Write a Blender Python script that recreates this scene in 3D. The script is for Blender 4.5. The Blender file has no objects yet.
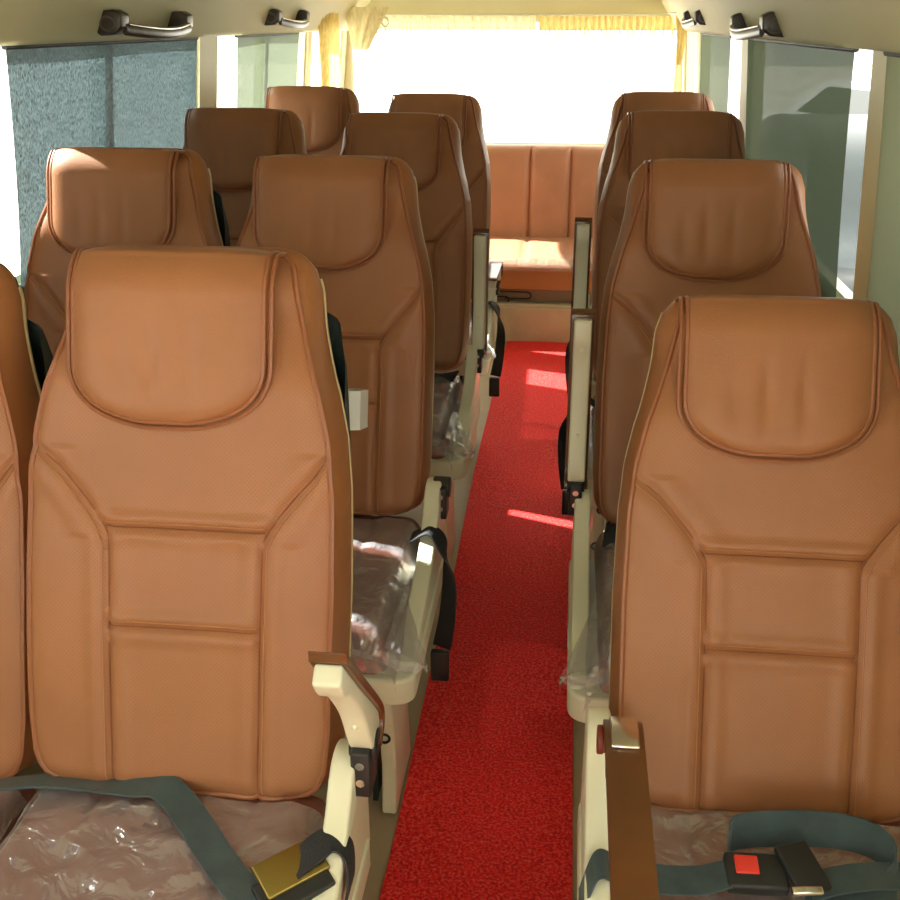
import bpy, bmesh, math, random
from math import sin, cos, pi, radians, sqrt, exp
from mathutils import Vector, Matrix, noise
random.seed(7)
S = bpy.context.scene
COL = S.collection

# ------------------------------------------------------------------ helpers
def lerp_tab(tab, s):
    if s <= tab[0][0]: return tab[0][1]
    for (a, x), (b, y) in zip(tab, tab[1:]):
        if s <= b:
            t = (s-a)/(b-a); return x+(y-x)*t
    return tab[-1][1]

class MB:
    def __init__(s): s.v = []; s.f = []; s.m = []; s.mi = 0
    def add(s, vs, fs):
        o = len(s.v); s.v += [tuple(p) for p in vs]
        s.f += [tuple(o+i for i in f) for f in fs]; s.m += [s.mi]*len(fs)
    def box(s, x0, x1, y0, y1, z0, z1):
        v = [(x, y, z) for x in (x0, x1) for y in (y0, y1) for z in (z0, z1)]
        s.add(v, [(0,1,3,2),(4,6,7,5),(0,4,5,1),(2,3,7,6),(0,2,6,4),(1,5,7,3)])
    def grid(s, rows, closed=False):
        n = len(rows[0]); v = [p for r in rows for p in r]; f = []
        for i in range(len(rows)-1):
            for j in range(n if closed else n-1):
                k = (j+1) % n
                f.append((i*n+j, i*n+k, (i+1)*n+k, (i+1)*n+j))
        s.add(v, f)
    def tube(s, pts, r, seg=8, closed=False, caps=True):
        P = [Vector(p) for p in pts]; n = len(P); rings = []
        up = None
        for i, p in enumerate(P):
            a = P[(i-1) % n] if (closed or i > 0) else p
            b = P[(i+1) % n] if (closed or i < n-1) else p
            t = (b-a).normalized()
            if up is None:
                up = Vector((0,0,1)) if abs(t.z) < .9 else Vector((1,0,0))
            u = (up - t*up.dot(t)).normalized(); w = t.cross(u); up = u
            rr = r(i/(n-1)) if callable(r) else r
            rings.append([p+u*rr*cos(2*pi*k/seg)+w*rr*sin(2*pi*k/seg) for k in range(seg)])
        if closed: rings.append(rings[0])
        o = len(s.v)
        s.grid(rings, True)
        if caps and not closed:
            s.add(rings[0], [tuple(range(seg))[::-1]]); s.add(rings[-1], [tuple(range(seg))])
    def cyl(s, p, q, r, seg=20): s.tube([p, q], r, seg)
    def prism(s, poly, fn, t0, t1):
        """poly of 2D points, fn(a,b,t)->3D, extruded from t0 to t1"""
        n = len(poly)
        v = [fn(a, b, t0) for a, b in poly]+[fn(a, b, t1) for a, b in poly]
        s.add(v, [tuple(range(n))[::-1], tuple(range(n, 2*n))]+[(i, (i+1) % n, n+(i+1) % n, n+i) for i in range(n)])
    def mesh(s, name, mats, smooth=True, bevel=0, weld=True):
        me = bpy.data.meshes.new(name)
        me.from_pydata(s.v, [], s.f)
        if not isinstance(mats, (list, tuple)): mats = [mats]
        for m in mats: me.materials.append(m)
        me.polygons.foreach_set('material_index', s.m)
        bm = bmesh.new(); bm.from_mesh(me)
        if weld: bmesh.ops.remove_doubles(bm, verts=bm.verts, dist=1e-5)
        bmesh.ops.recalc_face_normals(bm, faces=bm.faces)
        if bevel:
            es = [e for e in bm.edges if len(e.link_faces) == 2 and e.calc_face_angle(0) > .6]
            bmesh.ops.bevel(bm, geom=es, offset=bevel, segments=3, profile=.5, affect='EDGES', clamp_overlap=True)
        if smooth:
            for f in bm.faces: f.smooth = True
            for e in bm.edges:
                if len(e.link_faces) == 2 and e.calc_face_angle(0) > radians(50): e.smooth = False
        bm.to_mesh(me); bm.free()
        return me

def spline(P, n=8):
    P = [Vector(p) for p in P]; out = []
    for i in range(len(P)-1):
        a = P[max(i-1, 0)]; b = P[i]; c = P[i+1]; d = P[min(i+2, len(P)-1)]
        for k in range(n):
            t = k/n
            out.append(.5*((2*b)+(c-a)*t+(2*a-5*b+4*c-d)*t*t+(3*b-a-3*c+d)*t**3))
    out.append(P[-1]); return out

def ribbon(m, pts, wid, th=.0018, n=10):
    """strap: pts = list of (centre, width vector)"""
    C = spline([p for p, w in pts], n); W = spline([w for p, w in pts], n)
    rows = []
    for i, c in enumerate(C):
        t = (C[min(i+1, len(C)-1)]-C[max(i-1, 0)]).normalized(); w = W[i].normalized()*wid/2
        nn = t.cross(w).normalized()*th
        rows.append([c-w-nn*.2, c-w*.96-nn, c-nn, c+w*.96-nn, c+w-nn*.2, c+w+nn*.2, c+w*.96+nn, c+nn, c-w*.96+nn, c-w+nn*.2])
    m.grid(rows, True)
    m.add(rows[0], [tuple(range(10))]); m.add(rows[-1], [tuple(range(10))])

def put(name, me, parent=None, loc=(0,0,0), rot=(0,0,0), label=None, cat=None, group=None, kind=None):
    o = bpy.data.objects.new(name, me); COL.objects.link(o)
    o.location = loc; o.rotation_euler = rot
    if parent is not None: o.parent = parent
    tag(o, label, cat, group, kind); return o
def tag(o, label=None, cat=None, group=None, kind=None):
    if label: o['label'] = label
    if cat: o['category'] = cat
    if group: o['group'] = group
    if kind: o['kind'] = kind
def thing(name, label, cat, loc=(0,0,0), group=None, rz=0):
    o = bpy.data.objects.new(name, None); COL.objects.link(o); o.location = loc; o.rotation_euler = (0,0,rz)
    o.empty_display_size = .1
    tag(o, label, cat, group); return o
def structure(name, me, parent=None, loc=(0,0,0)):
    return put(name, me, parent, loc, kind=None if parent else 'structure')

# ------------------------------------------------------------------ materials
def mat(name, base, rough=.5, metal=0, spec=.5, bump=None, vary=0, vscale=8, coat=0, sheen=0, emit=0, vcol=None):
    m = bpy.data.materials.new(name); m.use_nodes = True
    nt = m.node_tree; b = nt.nodes['Principled BSDF']
    b.inputs['Base Color'].default_value = (*base, 1); b.inputs['Roughness'].default_value = rough
    b.inputs['Metallic'].default_value = metal; b.inputs['Specular IOR Level'].default_value = spec
    b.inputs['Coat Weight'].default_value = coat; b.inputs['Sheen Weight'].default_value = sheen
    tc = nt.nodes.new('ShaderNodeTexCoord')
    if vary:
        n = nt.nodes.new('ShaderNodeTexNoise'); n.inputs['Scale'].default_value = vscale; n.inputs['Detail'].default_value = 4
        nt.links.new(tc.outputs['Object'], n.inputs['Vector'])
        mx = nt.nodes.new('ShaderNodeMix'); mx.data_type = 'RGBA'
        c2 = vcol or tuple(c*(1-vary) for c in base)
        mx.inputs['A'].default_value = (*c2, 1); mx.inputs['B'].default_value = (*[min(1, c*(1+vary*.4)) for c in base], 1)
        r = nt.nodes.new('ShaderNodeMapRange'); r.inputs['From Min'].default_value = .3; r.inputs['From Max'].default_value = .7
        nt.links.new(n.outputs['Fac'], r.inputs['Value']); nt.links.new(r.outputs['Result'], mx.inputs['Factor'])
        nt.links.new(mx.outputs['Result'], b.inputs['Base Color'])
    if bump:
        sc, st = bump
        n = nt.nodes.new('ShaderNodeTexNoise'); n.inputs['Scale'].default_value = sc; n.inputs['Detail'].default_value = 3
        nt.links.new(tc.outputs['Object'], n.inputs['Vector'])
        bp = nt.nodes.new('ShaderNodeBump'); bp.inputs['Strength'].default_value = st; bp.inputs['Distance'].default_value = .002
        nt.links.new(n.outputs['Fac'], bp.inputs['Height']); nt.links.new(bp.outputs['Normal'], b.inputs['Normal'])
    return m

def leather(name, base, perf=False):
    m = mat(name, base, rough=.42, spec=.4, bump=(420, .18), vary=.12, vscale=6)
    nt = m.node_tree; b = nt.nodes['Principled BSDF']
    if perf:   # rows of small punched holes in the leather
        tc = [n for n in nt.nodes if n.type == 'TEX_COORD'][0]
        mp = nt.nodes.new('ShaderNodeMapping'); mp.inputs['Rotation'].default_value = (0, radians(45), 0)
        mp.inputs['Scale'].default_value = (1, 0, 1)
        v = nt.nodes.new('ShaderNodeTexVoronoi'); v.inputs['Scale'].default_value = 230; v.inputs['Randomness'].default_value = 0
        nt.links.new(tc.outputs['Object'], mp.inputs['Vector']); nt.links.new(mp.outputs['Vector'], v.inputs['Vector'])
        r = nt.nodes.new('ShaderNodeMapRange'); r.inputs['From Min'].default_value = .18; r.inputs['From Max'].default_value = .30
        nt.links.new(v.outputs['Distance'], r.inputs['Value'])
        src = b.inputs['Base Color'].links[0].from_socket
        mx = nt.nodes.new('ShaderNodeMix'); mx.data_type = 'RGBA'
        mx.inputs['A'].default_value = (*[c*.84 for c in base], 1)
        nt.links.new(r.outputs['Result'], mx.inputs['Factor']); nt.links.new(src, mx.inputs['B'])
        nt.links.new(mx.outputs['Result'], b.inputs['Base Color'])
    return m

TAN = (.355, .152, .070)
M = {}
M['leather'] = leather('tan leather', TAN, True)
M['leather_plain'] = leather('tan leather plain', (.345, .146, .064))
M['piping'] = mat('tan piping', (.30, .112, .05), .4)
M['gusset'] = leather('brown side leather', (.33, .133, .048))
M['thread'] = mat('rust thread', (.26, .09, .04), .7)
M['thread_light'] = mat('light thread', (.46, .21, .10), .7)
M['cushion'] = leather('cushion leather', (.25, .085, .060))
M['cream'] = mat('cream plastic', (.74, .75, .59), .35, vary=.05, vscale=5)
M['cream_trim'] = mat('pale edging', (.74, .68, .48), .45)
M['edging'] = mat('seat edging', (.50, .42, .24), .5)
M['black'] = mat('black plastic', (.015, .018, .02), .45)
M['net'] = mat('dark pocket cloth', (.022, .038, .036), .75, bump=(250, .6))
M['grey_tray'] = mat('pale grey plastic', (.62, .66, .66), .4)
M['brown_pad'] = mat('brown arm pad', (.125, .046, .012), .28, coat=.3, vary=.25, vscale=14)
M['maroon'] = mat('maroon pad side', (.16, .022, .014), .35)
M['chrome'] = mat('chrome', (.8, .78, .72), .18, metal=1)
M['brass'] = mat('brassy plate', (.34, .27, .085), .38, metal=1)
M['strap'] = mat('slate webbing', (.035, .068, .082), .6, bump=(700, .5), vary=.3, vscale=30, sheen=.2)
M['strap_black'] = mat('black webbing', (.014, .018, .024), .6, bump=(700, .5))
M['red_button'] = mat('red button', (.75, .05, .035), .4)
M['wall'] = mat('cream lining', (.68, .64, .42), .55, vary=.05, vscale=2)
M['roof'] = mat('roof lining', (.60, .58, .37), .7, vary=.06, vscale=1.5, bump=(120, .2))
M['floor'] = mat('beige vinyl floor', (.46, .38, .25), .5, vary=.12, vscale=7)
M['platform'] = mat('platform paint', (.62, .58, .42), .5, vary=.12, vscale=9)
M['dark_gasket'] = mat('rubber gasket', (.03, .032, .03), .6)
M['bracket'] = mat('dark handle bracket', (.040, .026, .018), .35, vary=.4, vscale=60)
M['handle_grey'] = mat('handle grip', (.10, .08, .06), .3)
M['bench'] = leather('bench leather', (.50, .235, .14))
M['bench_front'] = mat('bench front board', (.46, .19, .065), .5, vary=.08)
M['gold'] = None

def carpet_mat():
    m = bpy.data.materials.new('red looped carpet'); m.use_nodes = True
    nt = m.node_tree; b = nt.nodes['Principled BSDF']; b.inputs['Roughness'].default_value = .75
    b.inputs['Specular IOR Level'].default_value = .35
    tc = nt.nodes.new('ShaderNodeTexCoord')
    n = nt.nodes.new('ShaderNodeTexNoise'); n.inputs['Scale'].default_value = 170; n.inputs['Detail'].default_value = 3
    n2 = nt.nodes.new('ShaderNodeTexNoise'); n2.inputs['Scale'].default_value = 5
    for k in (n, n2): nt.links.new(tc.outputs['Object'], k.inputs['Vector'])
    cr = nt.nodes.new('ShaderNodeValToRGB'); e = cr.color_ramp.elements
    e[0].position = .33; e[0].color = (.55, .008, .010, 1); e[1].position = .52; e[1].color = (.98, .020, .024, 1)
    k = e.new(.74); k.color = (.90, .16, .12, 1)
    nt.links.new(n.outputs['Fac'], cr.inputs['Fac']); nt.links.new(cr.outputs['Color'], b.inputs['Base Color'])
    bp = nt.nodes.new('ShaderNodeBump'); bp.inputs['Strength'].default_value = .8; bp.inputs['Distance'].default_value = .004
    nt.links.new(n.outputs['Fac'], bp.inputs['Height']); nt.links.new(bp.outputs['Normal'], b.inputs['Normal'])
    return m
M['carpet'] = carpet_mat()

def cloth(name, col, trans, tint, gap=.0, scale=300, speck=.5):
    """woven blind or curtain: diffuse + translucent, with an open weave"""
    m = bpy.data.materials.new(name); m.use_nodes = True; nt = m.node_tree
    for n in list(nt.nodes): nt.nodes.remove(n)
    out = nt.nodes.new('ShaderNodeOutputMaterial'); tc = nt.nodes.new('ShaderNodeTexCoord')
    d = nt.nodes.new('ShaderNodeBsdfDiffuse'); d.inputs['Color'].default_value = (*col, 1)
    t = nt.nodes.new('ShaderNodeBsdfTranslucent')
    mx = nt.nodes.new('ShaderNodeMixShader'); mx.inputs[0].default_value = trans
    mp = nt.nodes.new('ShaderNodeMapping'); mp.inputs['Scale'].default_value = (1, 1, .35)
    n = nt.nodes.new('ShaderNodeTexNoise'); n.inputs['Scale'].default_value = scale; n.inputs['Detail'].default_value = 2
    nt.links.new(tc.outputs['Object'], mp.inputs['Vector']); nt.links.new(mp.outputs['Vector'], n.inputs['Vector'])
    r = nt.nodes.new('ShaderNodeMapRange'); r.inputs['From Min'].default_value = .35; r.inputs['From Max'].default_value = .68
    r.inputs['To Min'].default_value = 1-speck; r.inputs['To Max'].default_value = 1+speck
    nt.links.new(n.outputs['Fac'], r.inputs['Value'])
    cm = nt.nodes.new('ShaderNodeVectorMath'); cm.operation = 'SCALE'; cm.inputs[0].default_value = tint
    nt.links.new(r.outputs['Result'], cm.inputs['Scale']); nt.links.new(cm.outputs['Vector'], t.inputs['Color'])
    nt.links.new(d.outputs[0], mx.inputs[1]); nt.links.new(t.outputs[0], mx.inputs[2])
    last = mx
    if gap:
        tr = nt.nodes.new('ShaderNodeBsdfTransparent'); m2 = nt.nodes.new('ShaderNodeMixShader'); m2.inputs[0].default_value = gap
        nt.links.new(mx.outputs[0], m2.inputs[1]); nt.links.new(tr.outputs[0], m2.inputs[2]); last = m2
    nt.links.new(last.outputs[0], out.inputs['Surface']); return m
M['shade_blue'] = cloth('blue grey woven blind', (.085, .125, .135), .26, (.060, .088, .098), gap=.009, scale=330, speck=.95)  # copies of one blind cloth; each window's light is put into the colour
M['shade_unlit'] = cloth('unlit green grey woven blind', (.12, .16, .105), .2, (.07, .09, .06), gap=.030, scale=260, speck=.3)  # tone darkened to stand for the window out of the sun
M['shade'] = cloth('green grey woven blind', (.19, .24, .17), .22, (.16, .20, .14), gap=.035, scale=260, speck=.3)
M['shade_pale'] = cloth('pale green blind', (.40, .43, .29), .2, (.12, .14, .10), scale=260, speck=.2)
M['gold'] = cloth('gold curtain', (.62, .47, .18), .45, (.75, .6, .25), scale=90, speck=.25)
M['pale_curtain'] = cloth('pale curtain', (.66, .58, .36), .45, (.8, .74, .5), scale=90, speck=.2)

def film_mat():
    m = bpy.data.materials.new('clear plastic film'); m.use_nodes = True; nt = m.node_tree
    for n in list(nt.nodes): nt.nodes.remove(n)
    out = nt.nodes.new('ShaderNodeOutputMaterial'); tc = nt.nodes.new('ShaderNodeTexCoord')
    tr = nt.nodes.new('ShaderNodeBsdfTransparent'); tr.inputs['Color'].default_value = (.95, .95, .96, 1)
    d = nt.nodes.new('ShaderNodeBsdfDiffuse'); d.inputs['Color'].default_value = (.72, .72, .78, 1)
    g = nt.nodes.new('ShaderNodeBsdfGlossy'); g.inputs['Roughness'].default_value = .12; g.inputs['Color'].default_value = (1, 1, 1, 1)
    fr = nt.nodes.new('ShaderNodeLayerWeight'); fr.inputs['Blend'].default_value = .35
    m1 = nt.nodes.new('ShaderNodeMixShader'); m1.inputs[0].default_value = .23
    m2 = nt.nodes.new('ShaderNodeMixShader')
    n = nt.nodes.new('ShaderNodeTexNoise'); n.inputs['Scale'].default_value = 16; n.inputs['Detail'].default_value = 3
    n.inputs['Distortion'].default_value = 1.2
    bp = nt.nodes.new('ShaderNodeBump'); bp.inputs['Strength'].default_value = .9; bp.inputs['Distance'].default_value = .016
    nt.links.new(tc.outputs['Object'], n.inputs['Vector']); nt.links.new(n.outputs['Fac'], bp.inputs['Height'])
    for k in (g, d): nt.links.new(bp.outputs['Normal'], k.inputs['Normal'])
    mr = nt.nodes.new('ShaderNodeMapRange'); mr.inputs['To Min'].default_value = .11; mr.inputs['To Max'].default_value = .5
    nt.links.new(fr.outputs['Fresnel'], mr.inputs['Value'])
    nt.links.new(tr.outputs[0], m1.inputs[1]); nt.links.new(d.outputs[0], m1.inputs[2])
    nt.links.new(mr.outputs['Result'], m2.inputs[0]); nt.links.new(m1.outputs[0], m2.inputs[1]); nt.links.new(g.outputs[0], m2.inputs[2])
    nt.links.new(m2.outputs[0], out.inputs['Surface']); return m
M['film'] = film_mat()
def glass_mat():
    m = bpy.data.materials.new('window glass'); m.use_nodes = True; nt = m.node_tree
    for n in list(nt.nodes): nt.nodes.remove(n)
    out = nt.nodes.new('ShaderNodeOutputMaterial')
    tr = nt.nodes.new('ShaderNodeBsdfTransparent'); tr.inputs['Color'].default_value = (.93, .96, .94, 1)
    g = nt.nodes.new('ShaderNodeBsdfGlossy'); g.inputs['Roughness'].default_value = .02
    fw = nt.nodes.new('ShaderNodeLayerWeight'); fw.inputs['Blend'].default_value = .2
    fr = nt.nodes.new('ShaderNodeMath'); fr.operation = 'MULTIPLY_ADD'; fr.inputs[1].default_value = .18; fr.inputs[2].default_value = .03; nt.links.new(fw.outputs['Facing'], fr.inputs[0])
    mx = nt.nodes.new('ShaderNodeMixShader')
    nt.links.new(fr.outputs[0], mx.inputs[0]); nt.links.new(tr.outputs[0], mx.inputs[1]); nt.links.new(g.outputs[0], mx.inputs[2])
    nt.links.new(mx.outputs[0], out.inputs['Surface']); return m
M['glass'] = glass_mat()

# ------------------------------------------------------------------ backrest geometry (x across, y = -front, z = up the back)
HWP = [(0,.158),(.008,.182),(.02,.197),(.045,.207),(.10,.212),(.30,.214),(.43,.211),(.50,.204),(.56,.190),(.61,.174),(.66,.160),(.70,.151),(.725,.146),(.738,.140),(.746,.130),(.75,.112)]
OFF = [(0,.008),(.05,.012),(.15,.012),(.45,.012),(.58,.014),(.64,.019),(.70,.027),(.725,.024),(.75,.012)]
HT = .75
def hwp(s): return lerp_tab(HWP, s)
def prof(s):
    t = min(1, max(0, (s-.56)/.12)); return padprof(s)-.026*t*t*(3-2*t)
def padprof(s):
    d = .006*exp(-((s-.22)/.14)**2)
    if s < .03: d -= .012*(1-s/.03)**2
    if s > .69: d -= .028*((s-.69)/.06)**2
    return d
def seam_x(s):
    if s <= .36: return .104+.004*s/.36
    t = min(1, (s-.36)/.125); return .108+(.208-.108)*(t**1.25)
SEAM_TOP = .482
SH = .010
def groove(x, s):
    e = hwp(s)-abs(x)
    x = x-SH*min(1, max(0, e/.03)); h = 0; ax = abs(x)
    def g(d, w): return exp(-(d/w)**2)
    if s < SEAM_TOP:
        d = ax-seam_x(s)
        if s > .36: d *= .62
        h -= .0052*g(d, .0042)
        h += .004*g(d-.02, .012)+.003*g(d+.018, .012)
    if ax < seam_x(s) and s < .40:
        for hs, k in ((.374, 1), (.237, .9)):
            h -= .0050*k*g(s-hs, .0045); h += .004*k*g(s-hs-.014, .009)+.0025*g(s-hs+.014, .01)
    h -= .008*exp(-max(e, 0)/.012)
    return h
def pad_hw(s):
    if s >= .605: return .130
    t = (.605-s)/(.605-.520)
    return .130*max(0, 1-min(1, t)**2.6)**(1/2.3)
def backrest_mesh():
    m = MB(); NS = 190; NX = 120
    ss = []
    for i in range(NS+1):
        t = i/NS; ss.append(HT*(t-.018*sin(2*pi*t)))
    rows = []
    for s in ss:
        w = hwp(s)
        rows.append([Vector((w*(2*j/NX-1), -(prof(s)+groove(w*(2*j/NX-1), s)+.0015*noise.noise(Vector((w*(2*j/NX-1)*9, s*9, 3)))), s)) for j in range(NX+1)])
    m.grid(rows)
    per = [r[NX] for r in rows]+list(reversed(rows[-1][1:-1]))+[r[0] for r in reversed(rows)]+rows[0][1:-1]
    n = len(per); m.mi = 1; rings = [per]
    nor = []
    for i, p in enumerate(per):
        a = per[(i-3) % n]; b = per[(i+3) % n]; t = Vector((b.x-a.x, 0, b.z-a.z)).normalized()
        nor.append(Vector((t.z, 0, -t.x)))
    for q in (.12, .3, .5, .7, .85, 1.0):
        ring = []
        for i, p in enumerate(per):
            o = lerp_tab(OFF, p.z)*(sin(q*pi/2)**.8)
            # leather bulges a little across the side
            ring.append(Vector((p.x, 0, p.z))+nor[i]*o+Vector((0, p.y*(1-q)+.078*q+.0, 0)))
        rings.append(ring)
    m.grid(rings, True)
    return m.mesh('backrest', [M['leather'], M['gusset']], weld=True), [Vector(p) for p in per], [Vector(p) for p in rings[-1]]
ME = {}
ME['backrest'], PER, OUT = backrest_mesh()
m = MB()
loop = PER[::3]
m.tube([p+Vector((0, -.001, 0)) for p in loop], .0042, 7, closed=True)
ME['piping'] = m.mesh('piping', M['piping'])
# stitching along the seams
m = MB()
def surf(x, s, up=.0009): return Vector((x, -(prof(s)+groove(x, s)+up), s))
mm = MB()
for k_, off in ((m, 0), (mm, .0075)):
    for sg in (-1, 1):
        P = []
        for i in range(60):
            q = i*.472/60+.006; x = sg*(seam_x(q)+off*(1 if q < .36 else 1.5)); e = hwp(q)-abs(x)
            P.append(surf(x+SH*min(1, max(0, e/.03)), q))
        k_.tube(P, .0009, 4)
    for hs in (.374, .237):
        w = seam_x(hs)-.004
        k_.tube([surf(SH-w+2*w*i/40, hs+off) for i in range(41)], .0009, 4)
ME['stitching'] = m.mesh('stitching', M['thread']); ME['stitching2'] = mm.mesh('stitching2', M['thread_light'])
# headrest pad
def pad_meshes():
    NT = 60; rows = []; st = []
    for i in range(70):
        t = i/69; st.append(.5205+(.742-.5205)*(1-(1-t)**1.0) if t > .25 else .5205+(.742-.5205)*(.25*(t/.25)**1.8))
    def wr(x, s):   # soft vertical creases under the head
        f = exp(-((s-.60)/.045)**2)
        return -.0048*f*(exp(-((x+.018)/.011)**2)+.8*exp(-((x-.035)/.010)**2)+.5*exp(-((x+.062)/.013)**2))
    path = [(s, None) for s in st]
    for s in st:
        w = pad_hw(s); r = []
        for j in range(NT+1):
            t = 2*j/NT-1; x = w*t
            edge = 1-abs(t)**7; low = 1-exp(-(s-.5205)/.012)
            r.append(Vector((x, -(padprof(s)+.008+.016*edge*(.3+.7*low)+wr(x, s)), s)))
        rows.append(r)
    for k in range(1, 12):      # over the top and down behind
        a = k/11*pi*.62
        r = []
        for j in range(NT+1):
            t = 2*j/NT-1; edge = 1-abs(t)**7
            b = rows[69][j]
            R = .036
            r.append(Vector((b.x, b.y+R*(1-cos(a))*2.0, b.z+R*sin(a)*.45*(.65+.35*edge))))
        rows.append(r)
    m = MB(); m.grid(rows)
    per = [r[0] for r in reversed(rows)]+rows[0][1:-1]+[r[NT] for r in rows]
    inner = [Vector((p.x*.985, p.y+.045, p.z+(.004 if p.z < .6 else 0))) for p in per]
    m.grid([per, inner])
    a = m.mesh('headrest_pad', M['leather_plain'])
    left = [r[0] for r in reversed(rows[3:])]; right = [r[NT] for r in rows[3:]]
    bot = [Vector(rows[2][j]) for j in range(4, NT-3, 4)]
    pts = left[::2]+bot+right[::2]
    c = Vector((0, 0, .64))
    m = MB(); m.tube([p+Vector((0, .002, 0)) for p in pts], .0042, 7)
    out = []
    for p in pts:
        d = Vector((p.x, 0, min(0, p.z-.605))); d = d.normalized() if d.length > 1e-4 else Vector((0,0,-1))
        out.append(p+d*.0095+Vector((0, .0055, 0)))
    m.tube(out, .0032, 6)
    return a, m.mesh('pad_piping', M['piping'])
ME['headrest_pad'], ME['pad_piping'] = pad_meshes()
# shell behind, its pale edging, the dark pocket and the tray
m = MB()
k0 = min(range(len(OUT)), key=lambda i: (OUT[i].x < 0, abs(OUT[i].z-.735)))
k1 = min(range(len(OUT)), key=lambda i: (OUT[i].x > 0, abs(OUT[i].z-.735)))
L_ = [OUT[i % len(OUT)] for i in range(k1, k0+len(OUT) if k0 < k1 else k0, 3)]
m.tube([Vector((p.x*.985, p.y+.006, p.z)) for p in L_], .0045, 7)
ME['edge_trim'] = m.mesh('edge_trim', M['edging'])
n = len(OUT); m = MB()
rings = [[p+Vector((0, .004, 0)) for p in OUT]]
cen = Vector((0, .078, .375))
for k, (sc, dd) in enumerate(((.93, .018), (.8, .026), (.5, .030), (.15, .031))):
    rings.append([Vector((p.x*sc, .078+dd, .375+(p.z-.375)*sc)) for p in OUT])
m.grid(rings, True); m.add(rings[-1], [tuple(range(n))])
ME['back_shell'] = m.mesh('back_shell', M['black'])
m = MB(); rows = []
for i in range(41):
    t = i/40; s = .42+.26*t
    w = .210-.012*max(0, (s-.60)/.08)-.03*max(0, (s-.66)/.02)**2
    dd = .105+.105*(1-t)**.75
    rows.append([Vector((w*(2*j/40-1), .085 if j in (0, 40) else dd+.003*sin(j*1.3)-.012*abs(2*j/40-1)**8, s)) for j in range(41)])
m.grid([[Vector((p.x, .085, p.z)) for p in rows[0]]]+rows+[[Vector((p.x, .085, p.z)) for p in rows[-1]]])
ME['seat_pocket'] = m.mesh('seat_pocket', M['net'])
m = MB()
pp = [(.19, .215), (.205, .225), (.205, .29), (.19, .30), (-.19, .30), (-.205, .29), (-.205, .225), (-.19, .215)]
m.prism(pp, lambda a, b, t: (a, b, t), .50, .508)
k = len(pp)
for z0, z1 in ((.508, .56),):
    o = [Vector((a, b, z0)) for a, b in pp]; o2 = [Vector((a, b, z1)) for a, b in pp]
    i2 = [Vector((a*.97, .258+(b-.258)*.88, z1)) for a, b in pp]; i1 = [Vector((a*.97, .258+(b-.258)*.88, z0)) for a, b in pp]
    m.grid([o, o2, i2, i1], True)
m.box(-.03, .03, .130, .216, .51, .53)
ME['magazine_tray'] = m.mesh('magazine_tray', M['grey_tray'], smooth=False)

# ------------------------------------------------------------------ cushion, film, pan (y=0 at the hinge, -y towards the front)
CW = .212; CD = .460; CZ0, CZ1 = .405, .49
def cushion_top(x, y):
    """height of the cushion surface"""
    ex = 1-abs(x)/CW; h = CZ1+.006*exp(-((y+.40)/.07)**2)-.006*exp(-((y+.2)/.12)**2)*(1-abs(x/CW)**2)
    f = (y+CD)
    h -= .030*exp(-max(ex*CW, 0)/.010)
    h -= .035*exp(-max(f, 0)/.014)
    h -= .004*exp(-((abs(x)-.11)/.006)**2)*(1 if y > -.44 else 0)
    return h
def cushion_mesh():
    m = MB(); NX = 64; NY = 70; rows = []
    for i in range(NY+1):
        y = .03-(CD+.03)*(i/NY); 
        w = CW-(.02*(1-sqrt(max(0, 1-((-y-(CD-.03))/.03)**2))) if y < -(CD-.03) else 0)
        rows.append([Vector((w*(2*j/NX-1), y, cushion_top(w*(2*j/NX-1), y))) for j in range(NX+1)])
    m.grid(rows)
    per = [r[0] for r in rows]+rows[-1][1:-1]+[r[NX] for r in reversed(rows)]+list(reversed(rows[0][1:-1]))
    low = [Vector((p.x*1.0, p.y, CZ0)) for p in per]
    mid = [Vector((p.x*1.012, p.y-(.004 if p.y < -.4 else 0), (p.z+CZ0)/2)) for p in per]
    m.grid([per, mid, low], True)
    m.add(low, [tuple(range(len(low)))])
    return m.mesh('cushion', M['cushion'])
ME['cushion'] = cushion_mesh()
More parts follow.
